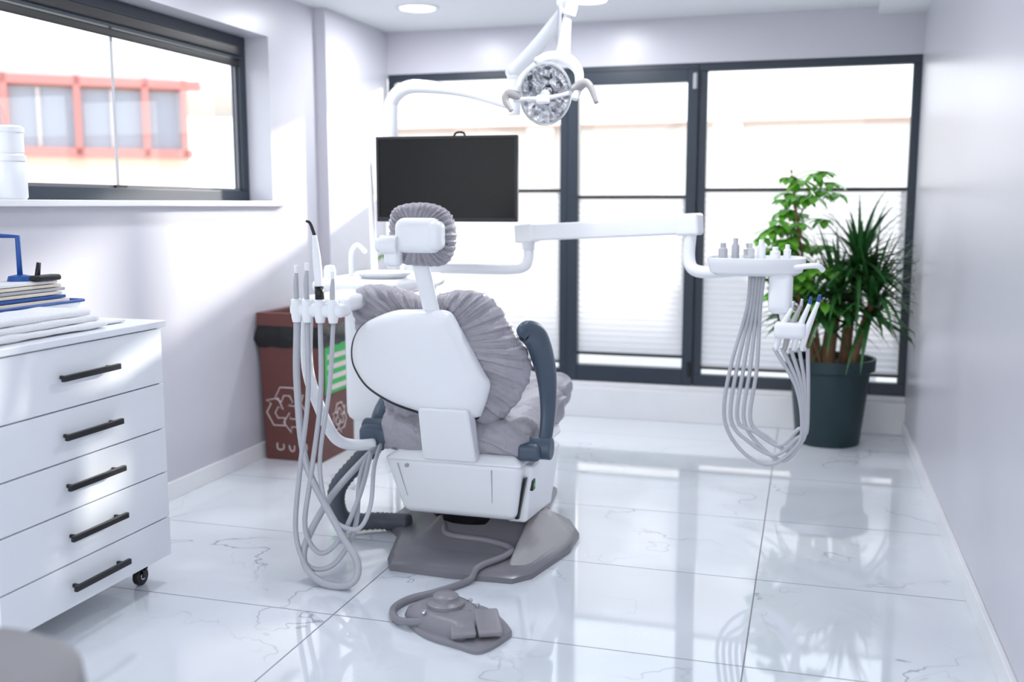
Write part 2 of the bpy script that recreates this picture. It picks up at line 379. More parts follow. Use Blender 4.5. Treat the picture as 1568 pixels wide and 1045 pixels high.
# ------------------------------------------------------------------ recycling bin
b=group('recycling_bin')
bx0,bx1,by0,by1=-2.975,-2.60,5.0,5.42
hexa('box',[(bx0+.02,by0,0),(bx1,by0,0),(bx1,by1,0),(bx0+.02,by1,0)],[(bx0,by0-.01,.74),(bx1+.005,by0-.01,.74),(bx1+.005,by1,.74),(bx0,by1,.74)],BROWN,b,bevel=.004)
pts=[(bx0-.0,by0-.014),(bx1+.012,by0-.014),(bx1+.012,by1+.01),(bx0-.0,by1+.01)]
L_=[]
for z,o_ in((.66,.0),(.70,.012),(.74,.008),(.79,.0)):
    l=[]
    for k in range(4):
        p,q=pts[k],pts[(k+1)%4]
        for s in range(10):
            t_=s/10; x=p[0]+(q[0]-p[0])*t_; y=p[1]+(q[1]-p[1])*t_
            nn=.010*noise.noise(Vector((x*14,y*14,z*9))); zz=z+(.03*noise.noise(Vector((x*9,y*9,3))) if z==.66 else 0)
            l.append(Vector((max(x+(o_+nn)*(1 if x>-2.79 else -1),XL+.004),y+(o_+nn)*(1 if y>5.2 else -1),zz)))
    L_.append(l)
loft('bag_skirt',L_,BAG,b)
boxes('lid_rim',[((bx0-.005,by0-.02,.775),(bx1+.015,by0+.012,.85)),((bx0-.005,by1-.015,.775),(bx1+.015,by1+.015,.85)),((bx0-.005,by0+.012,.775),(bx0+.03,by1-.015,.85)),((bx1-.015,by0+.012,.775),(bx1+.015,by1-.015,.85))],BROWN,b,bevel=.004)
def recyc(name,cx,cz,R,conv,par,r=.0035):
    for k in range(3):
        ang=k*2*math.pi/3
        A=[(-.52,.42),(-.28,.86),(.30,.86),(.52,.50),(.72,.62),(.56,.12),(.06,.16),(.26,.30),(.12,.54),(-.12,.54),(-.24,.28)]
        P=[]
        for x,z in A+[A[0]]:
            X=x*math.cos(ang)-z*math.sin(ang); Z=x*math.sin(ang)+z*math.cos(ang)
            P.append(conv(cx+X*R,cz+Z*R))
        sweep(name,P,r,LABW,par,smooth=0,seg=6)
recyc('recycling_symbol',-2.81,.30,.145,lambda x,z:(x,by0-.010*z/.74-.001,z),b)
for gx,pl in((-2.88,[(0,.04),(0,.01),(.02,0),(.04,.01),(.04,.035)]),(-2.805,[(0,.03),(.01,.0),(.03,0),(.035,.03)]),(-2.735,[(0,.01),(.02,0),(.04,.01),(.04,.04),(.02,.045),(.02,.02)])):
    sweep('lettering',[(gx+a_,by0-.003,.06+c_) for a_,c_ in pl],.004,LABW,b,seg=6)
fx_=bx1+.0035
boxes('side_label',[((fx_-.002,5.05,.38),(fx_+.003,5.36,.66))],GREEN,b)
boxes('side_label_text',[((fx_+.003,5.08,z),(fx_+.005,5.32,z+.028)) for z in(.40,.46,.52,.58)],LABW,b)
recyc('side_symbol',5.22,.22,.1,lambda y,z:(bx1+.004,y,z),b)

# ------------------------------------------------------------------ plants
def blade(vs,fs,p0,d,L,W,droop,n=8,fold=.25,prof=None):
    d=Vector(d).normalized(); side=d.cross(Vector((0,0,1)));
    side=side.normalized() if side.length>1e-3 else Vector((1,0,0))
    P=Vector(p0); k=len(vs); cur=d.copy()
    for i in range(n+1):
        t=i/n; w=W*(prof(t) if prof else (math.sin(math.pi*min(1,.12+t*.88)**.75)))
        if i==n: w=.0005
        nrm=side.cross(cur).normalized()
        vs.append(P-side*w+nrm*w*fold); vs.append(P.copy()); vs.append(P+side*w+nrm*w*fold)
        cur=(cur+Vector((0,0,-droop/n))).normalized(); P=P+cur*(L/n)
    for i in range(n):
        a=k+3*i; fs+= [(a,a+1,a+4,a+3),(a+1,a+2,a+5,a+4)]
def clampv(vs):
    for v in vs:
        v.x=min(v.x,.60); v.y=min(v.y,6.735 if v.z>.25 else 6.64)
p=group('potted_plant'); px,py=.15,6.36
lathe('pot',(px,py,0),[(.185,0),(.19,.01),(.235,.45),(.25,.455),(.262,.46),(.266,.53),(.25,.53),(.244,.47),(.0001,.47)],POT,p)
lathe('soil',(px,py,.47),[(.243,0),(.24,.012),(.12,.03),(.0001,.035)],SOIL,p)
vs=[];fs=[]
heads=[((px+.03,py-.03,.88),100),((px+.14,py+.02,1.08),120),((px-.13,py-.06,.80),64),((px+.22,py-.05,.86),90)]
tr_=[(px-.02,py-.06),(px+.08,py+.0),(px-.1,py-.06),(px+.12,py-.08)]
for i,((hp,_),(tx,ty)) in enumerate(zip(heads,tr_)):
    r0=[.045,.036,.03,.03][i]
    sweep('trunk_%d'%i,[(tx,ty,.48),((tx+hp[0])/2-.01,(ty+hp[1])/2,(.48+hp[2])/2),hp],[r0,r0*.88,r0*.75],TRUNK,p,seg=14)
for (hp,n) in heads:
    for i in range(n):
        az=random.uniform(0,2*math.pi); el=random.uniform(-.25,1.4)
        dv=Vector((math.cos(az)*math.cos(el),math.sin(az)*math.cos(el),math.sin(el)))
        Lm=random.uniform(.28,.54)
        if dv.y>0: Lm=min(Lm,.32/max(.3,dv.y))
        blade(vs,fs,Vector(hp)+dv*.01+Vector((0,0,random.uniform(-.10,.06))),dv,Lm,random.uniform(.012,.019),random.uniform(.4,1.4),prof=lambda t:(.5+.5*min(1,t*4))*(1-t**2.5))
for (hp,n) in heads[:3]:
    for i in range(18):
        az=random.uniform(math.pi,2*math.pi); el=random.uniform(.0,.9)
        dv=Vector((math.cos(az)*math.cos(el),math.sin(az)*math.cos(el),math.sin(el)))
        blade(vs,fs,Vector(hp)+Vector((0,0,-.03)),dv,random.uniform(.28,.40),.036,random.uniform(.5,1.2),prof=lambda t:(.5+.5*min(1,t*4))*(1-t**2.5))
clampv(vs); mesh('dracaena_leaves',vs,fs,LEAFD,p,smooth=True)
vs=[];fs=[]
stem=[(px-.05,py-.05,.48),(px-.12,py-.08,.85),(px-.20,py-.10,1.2),(px-.27,py-.12,1.66)]
stem2=[(px-.05,py-.02,.48),(px-.16,py-.05,.8),(px-.30,py-.04,1.1),(px-.14,py-.04,1.56)]
stem3=[(px-.05,py-.08,.48),(px-.14,py-.12,.75),(px-.22,py-.14,1.0),(px-.20,py-.14,1.3)]
sweep('umbrella_stem',stem,[.014,.011,.009,.006],TRUNK,p,seg=8)
sweep('umbrella_stem_2',stem2,[.011,.008,.006,.005],TRUNK,p,seg=8)
sweep('umbrella_stem_3',stem3,[.011,.008,.006,.005],TRUNK,p,seg=8)
def umbrella(vs,fs,hub,n,L,W,tilt):
    a0=random.uniform(0,6)
    for i in range(n):
        az=a0+2*math.pi*i/n; dv=Vector((math.cos(az),math.sin(az),random.uniform(-.15,.35)))+tilt
        blade(vs,fs,hub,dv,L*random.uniform(.8,1.1),W,.8,n=6,fold=.15,prof=lambda t:math.sin(math.pi*min(1,.08+t*.92))**.7)
for ST,cnt,lo in((catmull(stem,10),28,.45),(catmull(stem2,10),26,.45),(catmull(stem3,10),14,.4)):
  for i in range(cnt):
    s=ST[int((lo+(1-lo)*(i+.5)/cnt)*(len(ST)-1))]
    az=random.uniform(0,2*math.pi); r=random.uniform(.05,.18)
    hub=s+Vector((math.cos(az)*r,math.sin(az)*r*.8,random.uniform(-.02,.08)))
    if hub.y>6.5: hub.y=6.5
    sweep('petiole',[s,(s+hub)/2+Vector((0,0,.02)),hub],.003,LEAF,p,seg=5,smooth=3)
    umbrella(vs,fs,hub,random.choice((5,6,7)),random.uniform(.09,.135),random.uniform(.024,.032),Vector((0,-.25,-.25)))
clampv(vs); mesh('umbrella_leaves',vs,fs,LEAF,p,smooth=True)
# second plant in the far left corner behind the unit
p=group('potted_plant'); qx,qy=-2.62,6.33
lathe('pot',(qx,qy,0),[(.12,0),(.16,.30),(.175,.31),(.178,.36),(.165,.36),(.16,.32),(.0001,.32)],POT,p)
vs=[];fs=[]
for hx_,hy_,hz_ in((-2.44,6.22,.93),(-2.40,6.3,.86),(-2.52,6.2,.98),(-2.70,6.25,1.22),(-2.74,6.3,1.12),(-2.62,6.2,.8),(-2.5,6.3,.75),(-2.7,6.2,.95)):
    hub=Vector((hx_,hy_,hz_)); sweep('petiole',[(qx,qy,.33),(Vector((qx,qy,.33))+hub)/2+Vector((0,0,.1)),hub],.004,LEAF,p,seg=5)
    umbrella(vs,fs,hub,6,.11,.026,Vector((0,-.2,-.2)))
mesh('leaves',vs,fs,LEAF,p,smooth=True)

# ------------------------------------------------------------------ dental chair
ch=group('dental_chair'); CX=-1.37
base=[(-1.60,3.62),(-1.56,3.55),(-1.3,3.535),(-1.05,3.55),(-.99,3.62),(-.915,3.95),(-.92,4.15),(-.99,4.30),(-1.14,4.44),(-1.18,4.8),(-1.25,4.86),(-1.5,4.86),(-1.57,4.8),(-1.62,4.5),(-1.80,4.28),(-1.80,4.06),(-1.68,3.92)]
def ring(s,z,c=(-1.37,4.2),sy=None):
    return [Vector((c[0]+(x-c[0])*s,c[1]+(y-c[1])*(sy or s),z)) for x,y in base]
loft('base_plate',[ring(1,0),ring(1,.022),ring(.975,.034),ring(.93,.040,sy=.94)],GREYP,ch)
loft('base_hump',[ring(.90,.036,sy=.72),ring(.80,.055,sy=.55),ring(.62,.10,sy=.42),ring(.5,.17,sy=.35)],GREYP,ch)
hexa('base_wing',[(-1.09,3.58,.02),(-1.0,3.62,.02),(-.92,4.06,.02),(-1.12,4.2,.02)],[(-1.10,3.68,.055),(-1.06,3.70,.06),(-1.02,4.06,.125),(-1.12,4.08,.14)],GREYL,ch,bevel=.018)
hexa('base_wing_rear',[(-1.12,4.04,.02),(-.92,4.02,.02),(-.94,4.16,.02),(-1.12,4.3,.02)],[(-1.12,4.05,.14),(-1.02,4.04,.125),(-1.04,4.14,.12),(-1.12,4.2,.13)],GREYL,ch,bevel=.018)
hexa('motor_cover',[(-1.60,3.79,.165),(-1.11,3.79,.165),(-1.10,4.28,.165),(-1.60,4.28,.165)],[(-1.67,3.74,.42),(-1.07,3.74,.42),(-1.055,4.30,.42),(-1.67,4.30,.42)],WHITE,ch,bevel=.035,seg=5)
hexa('motor_cover_side',[(-1.16,3.84,.15),(-1.075,3.84,.15),(-1.07,4.24,.12),(-1.16,4.24,.12)],[(-1.12,3.82,.40),(-1.04,3.82,.40),(-1.035,4.27,.40),(-1.12,4.27,.40)],WHITE,ch,bevel=.015,seg=4)
hexa('motor_cover_gap',[(-1.118,3.82,.17),(-1.104,3.82,.17),(-1.10,3.9,.16),(-1.12,3.9,.16)],[(-1.075,3.80,.35),(-1.066,3.80,.35),(-1.062,3.9,.35),(-1.07,3.9,.35)],BLACK,ch)
hexa('cover_seam',[(-1.563,3.7845,.20),(-1.560,3.7845,.20),(-1.56,3.80,.20),(-1.563,3.8,.20)],[(-1.603,3.7415,.39),(-1.600,3.7415,.39),(-1.6,3.75,.39),(-1.603,3.75,.39)],GROUT,ch)
hexa('cover_seam',[(-1.205,3.7845,.20),(-1.202,3.7845,.20),(-1.202,3.80,.20),(-1.205,3.8,.20)],[(-1.195,3.7415,.39),(-1.192,3.7415,.39),(-1.192,3.75,.39),(-1.195,3.75,.39)],GROUT,ch)
hexa('seat_carrier',[(-1.66,3.72,.41),(-1.06,3.72,.41),(-1.06,4.4,.41),(-1.66,4.4,.41)],[(-1.60,3.76,.45),(-1.10,3.76,.45),(-1.10,4.5,.45),(-1.60,4.5,.45)],WHITE,ch,bevel=.015)
cyl('cover_button',(-1.56,3.735,.385),(-1.56,3.765,.385),.008,GREYL,ch)
boxes('power_switch_bezel',[((-1.062,3.835,.29),(-1.045,3.875,.335))],BLK2,ch,bevel=.003)
boxes('power_switch_led',[((-1.046,3.845,.304),(-1.042,3.863,.320))],LED,ch)
sweep('column_boot',[(-1.37,4.1,.10),(-1.37,4.1,.2)],[.2,.18],BLACK,ch,smooth=0,seg=24)
rbox('seat_cushion',(-1.70,3.74,.44),(-1.06,4.50,.60),.07,FAB,ch,nz=.035,freq=7,sub=56,seed=3,folds=.016,ff=6,wr=.004,wrd=(.5,.2,1),wf=80)
rbox('leg_rest_cushion',(-1.62,4.40,.46),(-1.11,4.84,.625),.07,FAB,ch,nz=.02,freq=6,sub=44,seed=9,folds=.012,ff=7,wr=.004,wrd=(.3,1,.3),wf=70)
# backrest
by=lambda x,z:3.80-.22*(z-.55)+.25*(x-CX)**2
out=[(-1.60,.56),(-1.25,.56),(-1.125,.63),(-1.045,.77),(-1.05,.88),(-1.10,.98),(-1.16,1.07),(-1.22,1.115),(-1.32,1.12),(-1.44,1.09),(-1.55,1.12),(-1.66,1.135),(-1.755,1.11),(-1.785,1.02),(-1.77,.9),(-1.76,.78),(-1.70,.66)]
pillow('backrest_cushion',out,.065,.10,by,FAB,ch,pleats=30,amp=.012,nz=.022,power=5,N=18,K=34,seed=2,folds=.018)
sh=[(-1.455,1.05),(-1.38,1.052),(-1.315,1.045),(-1.285,1.0),(-1.24,.90),(-1.195,.80),(-1.178,.765),(-1.185,.72),(-1.215,.64),(-1.238,.615),(-1.33,.612),(-1.43,.62),(-1.50,.635),(-1.60,.665),(-1.70,.72),(-1.75,.79),(-1.760,.85),(-1.74,.92),(-1.69,.98),(-1.61,1.02),(-1.53,1.045)]
sy_=lambda x,z:3.705-.22*(z-.55)+.35*(x+1.42)**2
pillow('backrest_shell',sh,.065,.02,sy_,WHITE,ch,power=7,N=8,K=22)
pillow('backrest_shell_gasket',[(-1.49+(x+1.475)*1.012,.81+(z-.82)*1.02) for x,z in sh],.012,.03,lambda x,z:sy_(x,z)+.006,BLACK,ch,N=8)
hexa('backrest_bracket',[(-1.475,3.70,.425),(-1.245,3.70,.425),(-1.25,3.78,.425),(-1.47,3.78,.425)],[(-1.455,3.60,.66),(-1.245,3.60,.66),(-1.25,3.70,.66),(-1.45,3.70,.66)],WHITE,ch,bevel=.012,seg=4)
# headrest
sweep('headrest_stem',[(-1.385,3.63,.98),(-1.39,3.56,1.12),(-1.405,3.52,1.25)],.034,WHITE,ch,flat=.45,up=(0,-1,0),seg=20)
boxes('headrest_stem_collar',[((-1.45,3.50,1.230),(-1.35,3.55,1.262))],WHITE,ch,bevel=.008)
hr=[(-1.48,1.24),(-1.38,1.225),(-1.29,1.235),(-1.255,1.31),(-1.265,1.40),(-1.31,1.445),(-1.39,1.46),(-1.48,1.445),(-1.51,1.40),(-1.505,1.31)]
pillow('headrest_cushion',hr,.05,.07,lambda x,z:3.50,FAB,ch,pleats=34,amp=.013,nz=.006,power=5,N=22,K=20,seed=5)
rbox('headrest_shell',(-1.465,3.405,1.275),(-1.285,3.48,1.405),.038,WHITE,ch,sub=18)
rbox('headrest_shell_side',(-1.335,3.40,1.285),(-1.275,3.475,1.395),.028,WHITE,ch,sub=14)
cyl('headrest_pivot',(-1.515,3.42,1.305),(-1.445,3.42,1.305),.036,WHITE,ch)
cyl('headrest_pivot_cap',(-1.53,3.42,1.305),(-1.515,3.42,1.305),.026,WHITE,ch)
rbox('headrest_bracket',(-1.505,3.405,1.225),(-1.44,3.46,1.32),.02,WHITE,ch,sub=12)
# armrests
sweep('armrest_right',[(-1.045,3.65,.955),(-1.03,3.67,.972),(-1.01,3.76,.925),(-1.0,3.86,.79),(-.995,3.88,.66),(-.995,3.86,.55),(-1.0,3.83,.48)],[.030,.044,.052,.048,.038,.032,.032],SLATE,ch,flat=.66,up=(1,0,0),seg=24)
cyl('armrest_right_pivot',(-1.075,3.83,.475),(-.965,3.83,.475),.046,SLATE,ch)
cyl('armrest_left_pivot',(-1.80,3.86,.50),(-1.69,3.86,.50),.046,SLATE,ch)
sweep('armrest_left',[(-1.76,3.86,.5),(-1.765,3.95,.57),(-1.76,4.1,.62),(-1.75,4.3,.63)],[.032,.036,.04,.03],SLATE,ch,flat=.62,up=(1,0,0),seg=20)
rbox('armrest_left_carrier',(-1.80,3.78,.43),(-1.66,3.95,.53),.03,SLATE,ch,sub=12)
rbox('armrest_right_carrier',(-1.10,3.76,.43),(-1.0,3.92,.50),.02,SLATE,ch,sub=12)

# ------------------------------------------------------------------ foot pedal
f=group('foot_control_pedal')
pl=[(-1.31,3.11),(-1.29,3.20),(-1.20,3.29),(-1.06,3.27),(-.93,3.13),(-.925,3.05),(-.975,2.935),(-1.06,2.95),(-1.2,3.0)]
PL=catmull([(x,y,0) for x,y in pl],6,closed=True)
cc=Vector((-1.1,3.12,0))
loft('base_plate',[[v.copy() for v in PL],[v+Vector((0,0,.012)) for v in PL],[cc+(v-cc)*.96+Vector((0,0,.02)) for v in PL]],FOOT,f)
sc=lambda s,z,c=Vector((-1.15,3.13,0)):[c+(v-cc)*s+Vector((0,0,z)) for v in PL]
loft('housing',[sc(.80,.018),sc(.74,.045),sc(.6,.062),sc(.5,.066)],FOOT,f)
lathe('joystick_dome',(-1.17,3.14,.06),[(.068,0),(.066,.018),(.05,.026),(.046,.03),(.045,.04),(.036,.047),(.0001,.05)],FOOT,f)
def pedal(x0,x1,a):
    Mp=Matrix.Translation((-1.06,3.07,.05))@Matrix.Rotation(math.radians(a),4,'Z')@Matrix.Rotation(math.radians(9),4,'X')
    rbox('foot_paddle',(x0,-.10,-.008),(x1,.055,.012),.009,FOOT,f,sub=14,xf=Mp)
pedal(-.07,.015,25); pedal(.02,.105,25)
for x,y in((-1.22,3.06),(-1.10,3.20),(-1.06,3.165),(-1.2,3.2)): lathe('screw',(x,y,.064),[(.01,0),(.009,.006),(.0001,.007)],CHROME,f,seg=16)
sweep('pedal_cable',[(-1.46,3.92,.085),(-1.42,3.85,.066),(-1.25,3.84,.06),(-1.13,3.79,.056),(-1.12,3.70,.056),(-1.19,3.56,.05),(-1.21,3.50,.016),(-1.29,3.36,.014),(-1.36,3.27,.014),(-1.38,3.17,.014),(-1.33,3.08,.016),(-1.25,3.05,.03),(-1.19,3.06,.04)],.0135,FOOT,ch,seg=12)

# ------------------------------------------------------------------ cuspidor / assistant unit
u=group('cuspidor_unit')
rbox('tower',(-2.03,4.12,.46),(-1.74,4.66,1.08),.05,WHITE,u,sub=16)
rbox('bridge_to_chair',(-1.98,4.25,.30),(-1.64,4.5,.50),.04,WHITE,u,sub=10)
rbox('top_deck',(-2.12,4.0,1.06),(-1.70,4.62,1.125),.03,WHITE,u,sub=18)
lathe('bowl',(-1.84,4.18,1.11),[(.05,0),(.10,.015),(.125,.035),(.132,.04),(.125,.043),(.09,.03),(.03,.012),(.0001,.010)],WHITE,u)
sweep('water_spout',[(-2.02,4.22,1.12),(-2.02,4.22,1.23),(-1.98,4.2,1.27),(-1.93,4.18,1.24)],.011,WHITE,u)
lathe('cup_filler',(-2.06,4.08,1.12),[(.028,0),(.028,.04),(.022,.06),(.0001,.065)],WHITE,u,seg=24)
sweep('light_post',[(-2.03,4.5,1.1),(-2.04,4.5,1.45),(-2.045,4.5,1.66)],[.018,.014,.009],WHITE,u,seg=14)
rbox('arm_knuckle',(-2.0,3.80,1.0),(-1.88,4.15,1.07),.025,WHITE,u,sub=10)
rbox('holder_bar',(-1.93,3.46,1.02),(-1.70,3.56,1.075),.022,WHITE,u,sub=14)
rbox('holder_arm',(-1.90,3.50,1.035),(-1.70,3.86,1.10),.025,WHITE,u,sub=14)
for x in(-1.90,-1.855,-1.80,-1.745): lathe('holder_socket',(x,3.475,1.0),[(.017,0),(.021,.02),(.021,.085),(.016,.09),(.0001,.09)],WHITE,u,seg=20)
sweep('support_tube',[(-1.895,3.55,1.03),(-1.905,3.56,.80),(-1.87,3.60,.62),(-1.84,3.66,.50),(-1.79,3.72,.46),(-1.72,3.78,.455)],.024,WHITE,u,seg=16)
sweep('syringe_tip',[(-1.862,3.5,1.390),(-1.845,3.5,1.380),(-1.828,3.5,1.335)],[.005,.006,.007],BLACK,u,seg=10)
sweep('syringe_body',[(-1.828,3.5,1.335),(-1.815,3.49,1.24),(-1.803,3.48,1.12),(-1.80,3.475,1.08)],[.009,.016,.016,.013],WHITE,u,seg=14)
sweep('syringe_collar',[(-1.803,3.478,1.14),(-1.80,3.475,1.09)],.0175,BLACK,u,seg=14,smooth=0)
for x,h in((-1.90,1.19),(-1.855,1.20),(-1.745,1.17)):
    sweep('suction_handle',[(x,3.475,1.07),(x,3.475,h-.05),(x+.003,3.475,h)],[.010,.011,.007],HOSE,u,seg=12)
    cyl('suction_tip',(x+.003,3.475,h),(x+.003,3.475,h+.03),.008,WHITE,u,seg=14)
hs=[
 [(-1.90,3.475,1.0),(-1.905,3.47,.75),(-1.86,3.44,.45),(-1.70,3.38,.22),(-1.60,3.34,.10),(-1.62,3.31,.025),(-1.75,3.32,.02),(-1.85,3.38,.10),(-1.80,3.5,.28),(-1.72,3.7,.42),(-1.72,3.95,.45)],
 [(-1.855,3.475,1.0),(-1.86,3.47,.7),(-1.88,3.42,.40),(-1.88,3.38,.18),(-1.82,3.36,.06),(-1.72,3.38,.07),(-1.66,3.45,.2),(-1.70,3.6,.38),(-1.74,3.9,.47)],
 [(-1.80,3.475,1.0),(-1.80,3.46,.7),(-1.83,3.42,.4),(-1.85,3.40,.2),(-1.78,3.38,.11),(-1.70,3.4,.17),(-1.66,3.5,.32),(-1.70,3.7,.44)],
 [(-1.745,3.475,1.0),(-1.76,3.46,.75),(-1.80,3.44,.45),(-1.74,3.40,.26),(-1.62,3.38,.22),(-1.58,3.42,.3),(-1.62,3.55,.42),(-1.68,3.75,.46)]]
for i,h in enumerate(hs): sweep('suction_hose_%d'%i,h,[.014,.010,.010,.009][i],HOSE,u,seg=10)
sweep('drain_hose_ribbed',[(-1.72,3.86,.46),(-1.82,3.84,.36),(-1.93,3.84,.22),(-1.93,3.9,.07),(-1.80,4.0,.045),(-1.66,4.0,.05)],.036,HOSED,u,seg=16,smooth=14,ribs=1)

# ------------------------------------------------------------------ monitor
m=group('computer_monitor')
Mm=Matrix.Translation((-1.655,4.5,1.572))@Matrix.Rotation(math.radians(4),4,'Z')
boxes('casing',[((-.345,0,-.2),(.345,.03,.2))],BLACK,m,bevel=.006,xf=Mm)
boxes('bezel',[((-.345,-.008,.186),(.345,.002,.2)),((-.345,-.008,-.2),(.345,.002,-.18)),((-.345,-.008,-.18),(-.331,.002,.186)),((.331,-.008,-.18),(.345,.002,.186))],BLK2,m,bevel=.002,xf=Mm)
boxes('screen',[((-.331,-.003,-.18),(.331,.001,.186))],SCREEN,m,xf=Mm)
boxes('rear_housing',[((-.2,.03,-.14),(.2,.055,.12))],BLACK,m,bevel=.01,xf=Mm)
sweep('cable_loop',[Mm@Vector((.03,.02,.19)),Mm@Vector((.045,.02,.215)),Mm@Vector((.08,.02,.215)),Mm@Vector((.09,.02,.19))],.005,BLK2,m)

# ------------------------------------------------------------------ operating light
l=group('dental_operating_light')
sweep('pole',[(-2.0,4.66,1.13),(-2.0,4.66,1.5),(-2.0,4.66,1.88),(-1.99,4.66,1.96),(-1.93,4.65,2.01),(-1.84,4.64,2.02),(-1.6,4.6,1.985),(-1.32,4.5,1.90)],[.034,.034,.034,.034,.034,.032,.026,.022],WHITE,l,seg=20)
sweep('monitor_bracket',[(-2.0,4.66,1.57),(-1.8,4.64,1.57),(-1.66,4.57,1.57)],.022,WHITE,l)
cyl('elbow_joint',(-1.32,4.5,1.86),(-1.32,4.5,2.04),.028,WHITE,l)
lathe('elbow_ball',(-1.32,4.5,2.05),[(.0001,-.042),(.03,-.03),(.042,0),(.03,.03),(.0001,.042)],WHITE,l,seg=24)
sweep('spring_arm',[(-1.32,4.5,2.05),(-1.18,4.41,2.155),(-1.03,4.31,2.285)],[.042,.038,.032],WHITE,l,seg=20,flat=.8)
sweep('spring_arm_top',[(-1.06,4.32,2.30),(-1.02,4.3,2.32),(-1.01,4.3,2.29),(-1.02,4.3,2.25)],.03,WHITE,l,seg=18)
sweep('drop_tube',[(-1.02,4.3,2.28),(-1.035,4.3,2.18),(-1.045,4.3,2.08)],[.016,.026,.034],WHITE,l,seg=18)
sweep('drop_tube_core',[(-1.055,4.29,2.28),(-1.06,4.29,2.12)],.01,HOSE,l,seg=10)
yk=[(-1.15,4.24,2.06),(-1.10,4.28,2.08),(-1.03,4.29,2.07),(-.97,4.26,2.02),(-.955,4.22,1.95),(-.97,4.2,1.89)]
sweep('yoke',yk,[.014,.024,.028,.022,.018,.015],WHITE,l,seg=16)
hx=Vector((-1.105,4.25,1.925)); ax=Vector((.12,-1,-.25)).normalized()
REFL=D.materials.new('reflector_painted_reflections'); REFL.use_nodes=True
_N=REFL.node_tree.nodes;_L=REFL.node_tree.links;_b=_N['Principled BSDF'];_b.inputs['Metallic'].default_value=.85;_b.inputs['Roughness'].default_value=.12
_v=_N.new('ShaderNodeTexVoronoi');_v.inputs['Scale'].default_value=45;_tc=_N.new('ShaderNodeTexCoord');_L.new(_tc.outputs['Object'],_v.inputs['Vector'])  # light and dark cells paint the facets' mixed reflections into the base colour
_sx=_N.new('ShaderNodeSeparateColor');_L.new(_v.outputs['Color'],_sx.inputs[0])
_r=_N.new('ShaderNodeValToRGB');_r.color_ramp.interpolation='CONSTANT'
_r.color_ramp.elements[0].position=0;_r.color_ramp.elements[0].color=(.2,.21,.23,1);_r.color_ramp.elements[1].position=.12;_r.color_ramp.elements[1].color=(.45,.47,.5,1)
for _p,_c in((.3,.65),(.5,.85),(.72,.97)):
    _e=_r.color_ramp.elements.new(_p);_e.color=(_c,_c,_c*1.02,1)
_L.new(_sx.outputs[0],_r.inputs[0]);_L.new(_r.outputs[0],_b.inputs['Base Color'])
lathe('reflector',hx,[(.0001,-.075),(.04,-.07),(.08,-.045),(.105,-.01),(.115,.02),(.112,.024),(.100,.005),(.07,-.03),(.035,-.05),(.0001,-.055)],REFL,l,axis=ax,sy=1.12,sx=.95,seg=24,smooth=False)
lathe('rim',hx,[(.108,.014),(.110,.028),(.119,.026),(.119,.014),(.108,.014)],CLEAR,l,axis=ax,sy=1.12,sx=.95,cap=False)
lathe('bulb_shield',hx,[(.0001,.03),(.02,.028),(.024,.01),(.022,-.04)],CHROME,l,axis=ax,seg=24)
lathe('bulb_cap',hx-ax*.03,[(.0001,-.08),(.03,-.075),(.05,-.05),(.06,-.03)],WHITE,l,axis=ax,seg=24,cap=False)
fp=hx+ax*.035
sweep('cross_bar',[(-1.24,fp.y+.02,1.90),(-1.17,fp.y-.01,1.900),(-1.105,fp.y-.015,1.898),(-1.03,fp.y-.01,1.91),(-.965,fp.y+.02,1.93)],[.012,.008,.012,.008,.012],WHITE,l,seg=12)
rbox('cross_bar_boss',(-1.135,fp.y-.03,1.875),(-1.075,fp.y,1.915),.012,WHITE,l,sub=10)
sweep('handle_right',[(-.975,4.22,1.93),(-.93,4.2,1.955),(-.90,4.19,1.94),(-.87,4.18,1.87)],[.024,.020,.015,.009],GREYL,l,seg=14)
sweep('handle_left',[(-1.21,4.23,1.91),(-1.265,4.22,1.925),(-1.275,4.21,1.895),(-1.245,4.2,1.85)],[.02,.018,.014,.009],GREYL,l,seg=14)
sweep('yoke_left',[(-1.15,4.25,2.05),(-1.215,4.25,1.99),(-1.225,4.24,1.92)],[.014,.014,.016],WHITE,l,seg=12)

# ------------------------------------------------------------------ instrument delivery tray with arms
tr=group('instrument_delivery_tray')
sweep('lower_arm',[(-1.96,4.72,1.14),(-1.75,4.76,1.135),(-1.46,4.83,1.13),(-1.37,4.84,1.145),(-1.345,4.84,1.19),(-1.345,4.84,1.27)],.027,WHITE,tr,seg=18)
def beam(name,a,b,hw,hh,m,par,bev):
    a=Vector(a);b=Vector(b);dd=(b-a).normalized();s=dd.cross(Vector((0,0,1))).normalized();up=s.cross(dd)
    mk=lambda p:[p-s*hw-up*hh,p+s*hw-up*hh,p+s*hw+up*hh,p-s*hw+up*hh]
    A=mk(a);B=mk(b)
    return mesh(name,A+B,[(0,1,2,3),(7,6,5,4),(0,4,5,1),(1,5,6,2),(2,6,7,3),(3,7,4,0)],m,par,bevel=bev)
beam('main_arm',(-1.37,4.84,1.312),(-.49,4.62,1.362),.042,.041,WHITE,tr,.012)
beam('main_arm_cap',(-1.40,4.845,1.308),(-1.30,4.82,1.316),.048,.047,WHITE,tr,.014)
beam('main_arm_cap_end',(-.58,4.645,1.36),(-.475,4.62,1.366),.048,.050,WHITE,tr,.014)
cyl('main_arm_knuckle',(-1.345,4.84,1.23),(-1.345,4.84,1.29),.034,WHITE,tr)
cyl('main_arm_pin',(-1.345,4.785,1.29),(-1.345,4.80,1.29),.01,GREYL,tr)
sweep('tray_neck',[(-.52,4.62,1.32),(-.525,4.62,1.22),(-.505,4.6,1.165),(-.44,4.58,1.15),(-.33,4.55,1.165),(-.25,4.5,1.18)],[.028,.028,.028,.028,.03,.03],WHITE,tr,seg=18)
